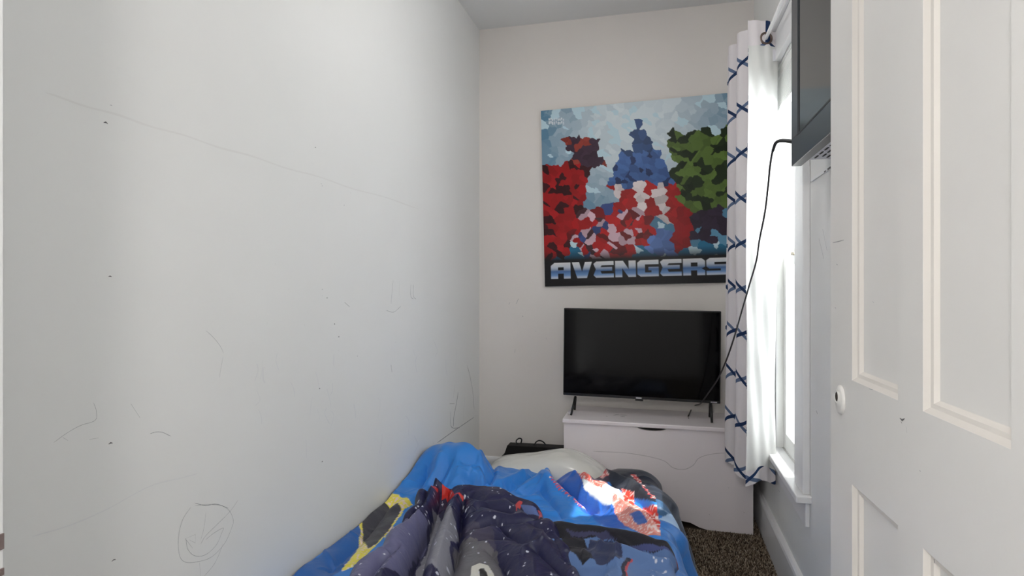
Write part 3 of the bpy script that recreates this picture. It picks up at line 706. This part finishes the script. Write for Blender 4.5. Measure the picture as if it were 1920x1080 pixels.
quilt_L = ([1.25, 1.64, 1.82, 2.07, 2.25, 2.38, 2.46], [-.90, -.905, -.895, -.93, -.965, -.965, -.95])
quilt_R = ([1.25, 1.60, 1.70, 1.80, 1.95, 2.11, 2.25, 2.36, 2.46], [-.15, -.19, -.215, -.235, -.29, -.37, -.45, -.58, -.76])
def quilt():
    ny, nx = 380, 330
    vv = np.linspace(0, 1, ny)[:, None]*np.ones((1, nx)); uu = np.ones((ny, 1))*np.linspace(0, 1, nx)[None]
    yt = 1.25+1.18*vv
    Lx = np.interp(yt, *quilt_L)+.012*np.sin(yt*30); Rx = np.interp(yt, *quilt_R)+.010*np.sin(yt*37)
    x = Lx+(Rx-Lx)*uu
    # the far hem bows between two corners
    y = yt-.10*vv**3*np.clip(np.sin(np.clip((x+.98)/.40, 0, 1)*PI), 0, 1)**2*.35
    H1 = lambda a, b: H0(a, b)+.09
    VQ = [(px2xy(p_, H1), k) for p_, k in (([(832, 893), (829, 925), (815, 965), (795, 1000), (785, 1030), (768, 1085)], 3.2), ([(868, 928), (863, 985), (858, 1025), (845, 1060), (836, 1090)], 1.1),
          ([(802, 905), (792, 945), (755, 975)], .8), ([(868, 988), (920, 978), (965, 980), (1005, 972)], .55), ([(862, 1008), (920, 1002), (962, 1010)], .5), ([(868, 962), (900, 950), (955, 960)], .7),
          ([(935, 978), (955, 1000), (985, 1020)], .55), ([(1008, 1032), (1040, 1058), (1068, 1085)], .6), ([(922, 1028), (948, 1058), (962, 1095)], .6), ([(745, 1030), (715, 1055), (690, 1090)], .6),
          ([(880, 922), (905, 938), (955, 932), (1010, 968)], .6), ([(800, 1045), (815, 1070), (812, 1095)], .35), ([(690, 985), (640, 1060), (610, 1090)], .4), ([(1000, 985), (1040, 1010), (1062, 1050)], .35))]
    def folds(x, y):
        f = ridge(x, y, [(-.93, 2.30), (-.90, 2.05), (-.84, 1.75), (-.80, 1.45)], .10, .030)
        f = f+ridge(x, y, [(-.80, 2.16), (-.735, 1.90), (-.66, 1.6), (-.62, 1.3)], .07, .035)
        f = f+ridge(x, y, [(-.60, 2.15), (-.42, 1.98), (-.33, 1.6)], .12, .020)
        f = f+puff(x, y, VQ, .025, .066)+.014*(fbm(x*8, y*8, 3)-.5)
        f = f+strokes(x, y, 21, 60, (-1.05, -.2, 1.3, 2.4), lambda a, b: 2.1+.8*math.sin(a*7), (.08, .28), (.010, .022), .5, .6)
        f = f+strokes(x, y, 23, 150, (-1.05, -.2, 1.3, 2.4), lambda a, b: .6+1.4*math.sin(a*6+b*5), (.03, .11), (.004, .009), .32, .8)
        return f
    th = .078
    W_ = Rx-Lx; edge = np.minimum(np.minimum(uu*W_, (1-uu)*W_)/.05, (1-vv)*1.1/.05); e = np.clip(edge, 0, 1); prof = np.sqrt(np.clip(1-(1-e)**2, 0, 1))
    base = H0(x, y)+.012
    z_ = base+prof*th+prof*folds(x, y)
    z_ = np.maximum(z_, Hblue(x, y)+.010*prof-.006)
    V = np.stack([x, y, z_], -1)
    C = np.zeros((ny, nx, 3)); C[:] = lin(34, 34, 70)
    Hq = lambda a, b: H0(a, b)+.012+th+folds(a, b)*.8
    U = lambda pts: px2xy(pts, Hq)
    wx = x+.05*(fbm(x*11, y*11, 1)-.5); wy = y+.05*(fbm(x*11+5, y*11, 2)-.5)
    def pp(pts, col, sx=wx, sy=wy): paint(C, inpoly(sx, sy, U(pts)), lin(*col))
    pp([(755,960),(800,975),(790,1015),(770,1060),(760,1090),(640,1090),(690,1030)], (100, 100, 134))
    pp([(822,965),(850,960),(862,1000),(845,1035),(850,1100),(775,1100),(795,1030)], (132, 132, 142))
    pp([(860,1020),(900,1010),(930,1030),(945,1100),(845,1100),(850,1060)], (100, 98, 104))
    pp([(870,985),(905,975),(930,1000),(925,1030),(895,1012),(868,1020)], (62, 58, 80))
    # red edging near the far hem
    pp([(797,895),(808,900),(822,911),(820,919),(810,912),(799,903)], (214, 64, 52), x, y)
    pp([(830,915),(845,912),(852,925),(870,930),(868,938),(846,932),(836,940),(828,930)], (210, 54, 46), x, y)
    pp([(966,945),(974,938),(980,940),(972,952),(968,960)], (204, 70, 72), x, y); pp([(1008,952),(1016,948),(1018,962),(1010,972),(1012,960)], (204, 70, 72), x, y)
    pp([(975,945),(1005,950),(1012,965),(985,962)], (92, 112, 168), x, y)
    # white and black badge at the frame's foot
    pp([(884,1062),(900,1056),(915,1060),(925,1075),(930,1100),(880,1100)], (206, 204, 196), x, y)
    pp([(898,1068),(908,1066),(914,1078),(912,1090),(900,1084)], (38, 36, 38), x, y)
    # scattered stars
    r_ = np.random.default_rng(11)
    for cx, cy, s_ in zip(r_.uniform(-1.0, -.2, 330), r_.uniform(1.3, 2.4, 330), r_.choice([.0022, .0032, .0046], 330, p=[.45, .35, .2])):
        if r_.random() < (.55 if cy < 1.9 else .1): 
            if r_.random() < .5: continue
        k = np.hypot(x-cx, (y-cy)*.7) < s_; C[k] = lin(206, 208, 222)
    m = mat('star_quilt_print', (1, 1, 1, 1), .40, .35, attr='print', sheen=.0, bump=.15, bscale=60)
    o = grid_mesh('quilt', V, C, m); so = o.modifiers.new('thickness', 'SOLIDIFY'); so.thickness = .004; so.offset = -1
    tag(o, 'navy and grey quilt sprinkled with white stars, bunched on top of the blue comforter', 'quilt')
quilt()

def blanket():
    ny, nx = 240, 200
    vv = np.linspace(0, 1, ny)[:, None]*np.ones((1, nx)); uu = np.ones((ny, 1))*np.linspace(0, 1, nx)[None]
    x = -.46+(.055-(-.46))*uu+.008*np.sin(vv*26)
    yend = np.interp(x, [-.46, -.35, -.25, -.16, -.05, .02, .055], [2.08, 2.13, 2.14, 2.13, 2.09, 2.03, 1.98])+.008*np.sin(x*45)
    y = 1.27+(yend-1.27)*vv
    def folds(x, y):
        f = ridge(x, y, [(-.42, 2.09), (-.2, 2.10), (.03, 1.99)], .028, .030)
        f = f-ridge(x, y, [(-.40, 2.02), (-.2, 2.03), (.0, 1.94)], .024, .026)
        f = f+ridge(x, y, [(-.36, 1.95), (-.24, 1.985), (-.12, 1.93), (.03, 1.90)], .024, .030)+ridge(x, y, [(-.26, 1.88), (-.12, 1.90)], .05, .022)
        f = f-ridge(x, y, [(-.30, 1.80), (-.18, 1.82)], .03, .022)+ridge(x, y, [(-.12, 1.85), (-.08, 1.6)], .03, .022)
        f = f+.012*(fbm(x*9, y*9, 3)-.5)+strokes(x, y, 31, 50, (-.46, .06, 1.3, 2.1), lambda a, b: .3+1.2*math.sin(b*9), (.06, .26), (.008, .020), .6, .6)
        f = f+strokes(x, y, 33, 90, (-.46, .06, 1.3, 2.1), lambda a, b: 1.4+1.5*math.sin(a*9), (.03, .10), (.004, .009), .5, .8)
        return f
    e = np.minimum((1-uu)*.5/.035, (1-vv)*.8/.035); e = np.clip(e, 0, 1); prof = np.sqrt(1-(1-e)**2)
    z_ = H0(x, y)+.012+prof*(.042+folds(x, y)); z_ = np.maximum(z_, Hblue(x, y)+.008*prof-.005)
    # tuck under the quilt
    V = np.stack([x, y, z_], -1)
    C = np.zeros((ny, nx, 3)); C[:] = lin(92, 122, 172)
    Hf = lambda a, b: H0(a, b)+.054+folds(a, b)
    U = lambda pts: px2xy(pts, Hf)
    wx = x+.02*(fbm(x*18, y*18, 1)-.5); wy = y+.02*(fbm(x*18+5, y*18, 2)-.5)
    def pp(pts, col): paint(C, inpoly(wx, wy, U(pts)), lin(*col))
    pp([(1020,950),(1080,958),(1150,960),(1275,1010),(1280,1045),(1230,1038),(1190,1030),(1165,1028),(1150,1010),(1120,1005),(1080,1012),(1120,1045),(1090,1060),(1060,1030),(1030,990)], (26, 26, 36))
    pp([(1060,990),(1100,995),(1135,995),(1160,1012),(1145,1010),(1110,1003),(1075,1005)], (62, 62, 96))
    pp([(1180,1022),(1230,1020),(1262,1035),(1230,1034),(1185,1033)], (72, 80, 128))
    pp([(1120,1010),(1150,1012),(1165,1035),(1160,1050),(1120,1055),(1098,1030)], (46, 54, 88))
    pp([(1170,1045),(1178,1048),(1172,1068),(1172,1100),(1160,1100),(1164,1070)], (30, 34, 58)); pp([(1178,1048),(1182,1050),(1175,1070),(1176,1100),(1171,1100),(1172,1068)], (190, 72, 80))
    # red piping along the far hem
    C[((1-vv)*(yend-1.27) < .012) & (x > -.3)] = lin(150, 70, 80)
    sp = (vnoise(x*110, y*110, 2) > .8) & (x > -.02) & (y < 1.96); C[sp] = lin(206, 210, 224)
    m = mat('blanket_print', (1, 1, 1, 1), .55, .3, attr='print', sheen=.1, bump=.15, bscale=70)
    o = grid_mesh('blanket', V, C, m); so = o.modifiers.new('thickness', 'SOLIDIFY'); so.thickness = .004; so.offset = -1
    tag(o, 'black and steel blue blanket with a thin red stripe beside the star quilt', 'blanket')
blanket()

def pillow():
    nu, nv = 70, 60; cx, cy, cz = -.57, 3.03, .272; a, b, h = .31, .155, .145
    U_, V_ = np.meshgrid(np.linspace(-1, 1, nu), np.linspace(-1, 1, nv))
    r = np.clip((1-np.abs(U_)**3.2)*(1-np.abs(V_)**2.6), 0, 1)**.55
    lump = .018*(fbm(U_*2.2, V_*2, 2)-.5)
    pinch = 1-.08*(np.abs(V_)**2)*(1-np.abs(U_))
    x = cx+a*U_*(1-.05*(1-np.abs(V_)**2)*-1*.4)*pinch; y = cy+b*V_
    zt = cz+.02+r*(h*(.80+.28*np.exp(-((U_-.35)/.5)**2))-.02)+lump*r; zb = cz+.02*(1-r)*0+.0*U_
    top = np.stack([x, y, zt], -1); bot = np.stack([x, y, np.where(r > 0, cz+.0, cz+.02)], -1)
    bot[..., 2] = cz+.02*(1-np.clip(r*4, 0, 1))
    top[..., 2] = np.maximum(top[..., 2], bot[..., 2]+.0005)
    n = nu*nv; idx = np.arange(n).reshape(nv, nu)
    F = np.stack([idx[:-1, :-1], idx[:-1, 1:], idx[1:, 1:], idx[1:, :-1]], -1).reshape(-1, 4)
    rim = list(idx[0, :])+list(idx[1:, -1])+list(idx[-1, -2::-1])+list(idx[-2:0:-1, 0])
    side = [[rim[i], rim[(i+1) % len(rim)], rim[(i+1) % len(rim)]+n, rim[i]+n][::-1] for i in range(len(rim))]
    me = bpy.data.meshes.new('pillow'); me.from_pydata(np.concatenate([top.reshape(-1, 3), bot.reshape(-1, 3)]).tolist(), [], F.tolist()+(F[:, ::-1]+n).tolist()+[[int(q) for q in s_] for s_ in side])
    o = link('pillow', me, None, PILLOW, smooth=True); tag(o, 'off-white shiny pillow at the head of the bed against the white chest', 'pillow')
pillow()

# ------------------------------------------------------------------ poster on the far wall
def poster():
    xl, w, h = -.704, 1.125, 1.098; ztop = P(1014, 204, Y=3.60).z; roll = math.radians(1.35)
    t = thing('poster', 'large colourful red, blue and green panel poster reading AVENGERS on the far wall', 'poster', (xl+w/2, 3.60, ztop-h/2))
    t.rotation_euler = (0, -roll, 0)
    bm = bmesh.new(); box(bm, -w/2, w/2, -.000, .019, -h/2, h/2); b = from_bm('panel_board', bm, mat('poster_edge', srgb(28, 30, 36), .5)); b.parent = t
    n = 420; U_, V_ = np.meshgrid(np.linspace(0, 1, n), np.linspace(0, 1, n))     # V_ from the top
    r_ = np.random.default_rng(7); ns = 900
    sx, sy = r_.random(ns), r_.random(ns)
    # colour of each facet
    col = np.zeros((ns, 3))
    def mixc(a, b, t): return a*(1-t)+b*t
    for i in range(ns):
        u, v = sx[i], sy[i]; d = math.hypot(u-.52, (v-.12))
        c = mixc(lin(214, 226, 232), lin(40, 112, 148), min(1, max(0, (d-.18)/.45)+.25*(r_.random()-.3)) if d > .1 else 0)
        if r_.random() < .18: c = lin(196, 222, 232)
        def hit(cx, cy, rx, ry): return ((u-cx)/rx)**2+((v-cy)/ry)**2 < 1
        j = .75+.5*r_.random()
        if u+.25*v < .36 and .30 < v < .84 and u < .26: c = (lin(164, 24, 28) if r_.random() < .62 else lin(62, 16, 24))*j
        if .10 < u-.5*(v-.15) < .26 and .17 < v < .33: c = (lin(66, 46, 62) if r_.random() < .7 else lin(150, 60, 50))*j
        if u-.12*v > .66 and .19 < v < .62: c = (lin(92, 116, 54) if r_.random() < .58 else lin(34, 48, 26))*j
        if u > .74 and .6 <= v < .80: c = (lin(50, 38, 56) if r_.random() < .7 else lin(90, 140, 170))*j
        if abs(u-.53) < .10+.45*(v-.27) and .27 < v < .46: c = (lin(68, 102, 160) if r_.random() < .72 else lin(36, 54, 96))*j
        if abs(u-.54) < .42*(v-.08) and v < .28: c = lin(48, 76, 120)*j
        if .38 < u < .72 and .46 <= v < .66: c = (lin(172, 28, 30) if int(u*18) % 2 == 0 else lin(218, 206, 206))*j
        if .70 < u < .79 and .60 < v < .82: c = lin(150, 18, 26)*j
        if .56 < u < .70 and .70 < v < .84: c = lin(96, 126, 186)*j
        if abs(u-.36)+.9*abs(v-.70) < .25 and v > .52: c = [lin(178, 22, 26), lin(116, 22, 28), lin(210, 176, 188), lin(70, 38, 46), lin(58, 76, 132)][r_.choice(5, p=[.42, .22, .18, .10, .08])]*j
        col[i] = c
    px_, py_ = U_.ravel().astype(np.float32), V_.ravel().astype(np.float32); C = np.zeros((n*n, 3))
    for a in range(0, n*n, 20000):
        # anisotropic cells give shard-like facets
        dx = px_[a:a+20000, None]-sx[None].astype(np.float32); dy = py_[a:a+20000, None]-sy[None].astype(np.float32)
        dd = np.abs(dx*.8+dy*.6)*1.0+np.abs(-dx*.6+dy*.8)*1.15
        C[a:a+20000] = col[dd.argmin(1)]
    C = C.reshape(n, n, 3)
    f = np.clip((V_-.80)/.055, 0, 1)[..., None]; C = C*(1-f)+lin(20, 20, 24)*f
    # lettering in heavy stencil blocks
    G = {'A': [[(0,0),(0,.82),(.18,1),(1,1),(1,0),(.66,0),(.66,.32),(.36,.32),(.36,0)], [(.36,.52),(.66,.52),(.66,.72),(.36,.72)]],
         'V': [[(0,1),(.36,1),(.50,.40),(.66,1),(1,1),(.74,0),(.26,0)]],
         'E': [[(0,.86),(.14,1),(1,1),(1,.76),(.40,.76),(.34,.64),(.92,.64),(.92,.42),(.34,.42),(.40,.24),(1,.24),(1,0),(.12,0),(0,.16),(.12,.52)]],
         'N': [[(0,0),(0,1),(.38,1),(.66,.46),(.66,1),(1,1),(1,0),(.64,0),(.34,.54),(.34,0)]],
         'G': [[(0,.14),(0,.86),(.14,1),(1,1),(1,.74),(.36,.74),(.36,.24),(.66,.24),(.66,.38),(.52,.38),(.52,.58),(1,.58),(1,0),(.14,0)]],
         'R': [[(0,0),(0,1),(.86,1),(1,.86),(1,.5),(.84,.4),(1,.28),(1,0),(.64,0),(.64,.3),(.36,.3),(.36,0)], [(.36,.52),(.66,.52),(.66,.76),(.36,.76)]],
         'S': [[(0,.0),(0,.24),(.64,.24),(.64,.38),(.12,.38),(0,.5),(0,.88),(.14,1),(1,1),(1,.76),(.36,.76),(.36,.62),(.88,.62),(1,.5),(1,.12),(.88,0)]]}
    x0, x1, v0, v1 = .036, .972, .868, .957; word = 'AVENGERS'; cw = (x1-x0)/len(word)
    acc = np.zeros((n, n)); outl = np.zeros((n, n), bool)
    for i, ch in enumerate(word):
        for sub in range(4):
            ou, ov = ((sub % 2)-.5)*.5/n, ((sub//2)-.5)*.5/n
            gu = (U_+ou-(x0+i*cw))/(cw*.93); gv = 1-(V_+ov-v0)/(v1-v0)
            m_ = inpoly(gu, gv, G[ch][0])
            for hole in G[ch][1:]: m_ &= ~inpoly(gu, gv, hole)
            acc += m_/4.
    gv = np.clip((V_-v0)/(v1-v0), 0, 1)
    grad = np.zeros((n, n, 3))
    for k in range(3): grad[..., k] = np.interp(gv, [0, .3, .55, .8, 1], [lin(226, 226, 226)[k], lin(196, 204, 214)[k], lin(72, 108, 160)[k], lin(112, 150, 200)[k], lin(210, 216, 226)[k]])
    C = C*(1-acc[..., None])+grad*acc[..., None]
    # small illegible pale printing in the top corner
    for i in range(9):
        for (v_, a_) in ((.052, .006), (.072, .008)):
            k = (np.abs(U_-(.045+i*.010)) < .0032) & (np.abs(V_-v_-.001*i+.004*math.sin(i*2)) < a_); C[k] = lin(224, 230, 234)
    xs = -w/2+w*U_; zs = h/2-h*V_
    Vt = np.stack([xs, np.full_like(xs, -.0008), zs], -1)
    o = grid_mesh('printed_face', Vt[:, :, :], C, mat('poster_print', (1, 1, 1, 1), .35, .2, attr='print'), t)
    o.data.flip_normals() if o.data.polygons[0].normal.y > 0 else None
poster()
# marks on the far wall
bm = bmesh.new()
for pts, w in (([(956,567),(954,571)], .004), ([(972,560),(968,570)], .005), ([(979,592),(981,594)], .007), ([(966,655),(965,662)], .004), ([(1024,634),(1025,636)], .003), ([(1004,620),(1005,622)], .003)):
    q = [P(*p, Y=YF) for p in pts]; ribbon(bm, [(a.x, a.z) for a in q], w, lambda u, v: (u, YF-.0006, v), 0)
o = from_bm('scuff_marks', bm, PENCIL); o.parent = bpy.data.objects['wall_far']

# made-up fixtures out of view, added around the two fill lamps
for lo, zc in ((hall_fill, 2.45), (room_fill, ZC)):
    x, y, zl = lo.location
    t = thing('fill_light_fixture', 'added fill light fixture, round and white, on a short stem ' + ('in the hallway' if zc < 2.6 else 'over the middle of the room'), 'fill light', (x, y, zc))
    bm = bmesh.new(); n = 32
    prof = [(.0, zc-.001), (.07, zc-.001), (.07, zc-.02), (.012, zc-.03), (.012, zl+.16), (.06, zl+.155), (.06, zl+.14), (0, zl+.138)]
    rings = [[bm.verts.new((x+r*math.cos(2*PI*k/n), y+r*math.sin(2*PI*k/n), z_)) for k in range(n)] for r, z_ in prof]
    for a in range(len(rings)-1):
        for k in range(n): bm.faces.new((rings[a][k], rings[a][(k+1) % n], rings[a+1][(k+1) % n], rings[a+1][k]))
    bmesh.ops.remove_doubles(bm, verts=bm.verts[:], dist=1e-5)
    rel(from_bm('stem', bm, TRIM), t)
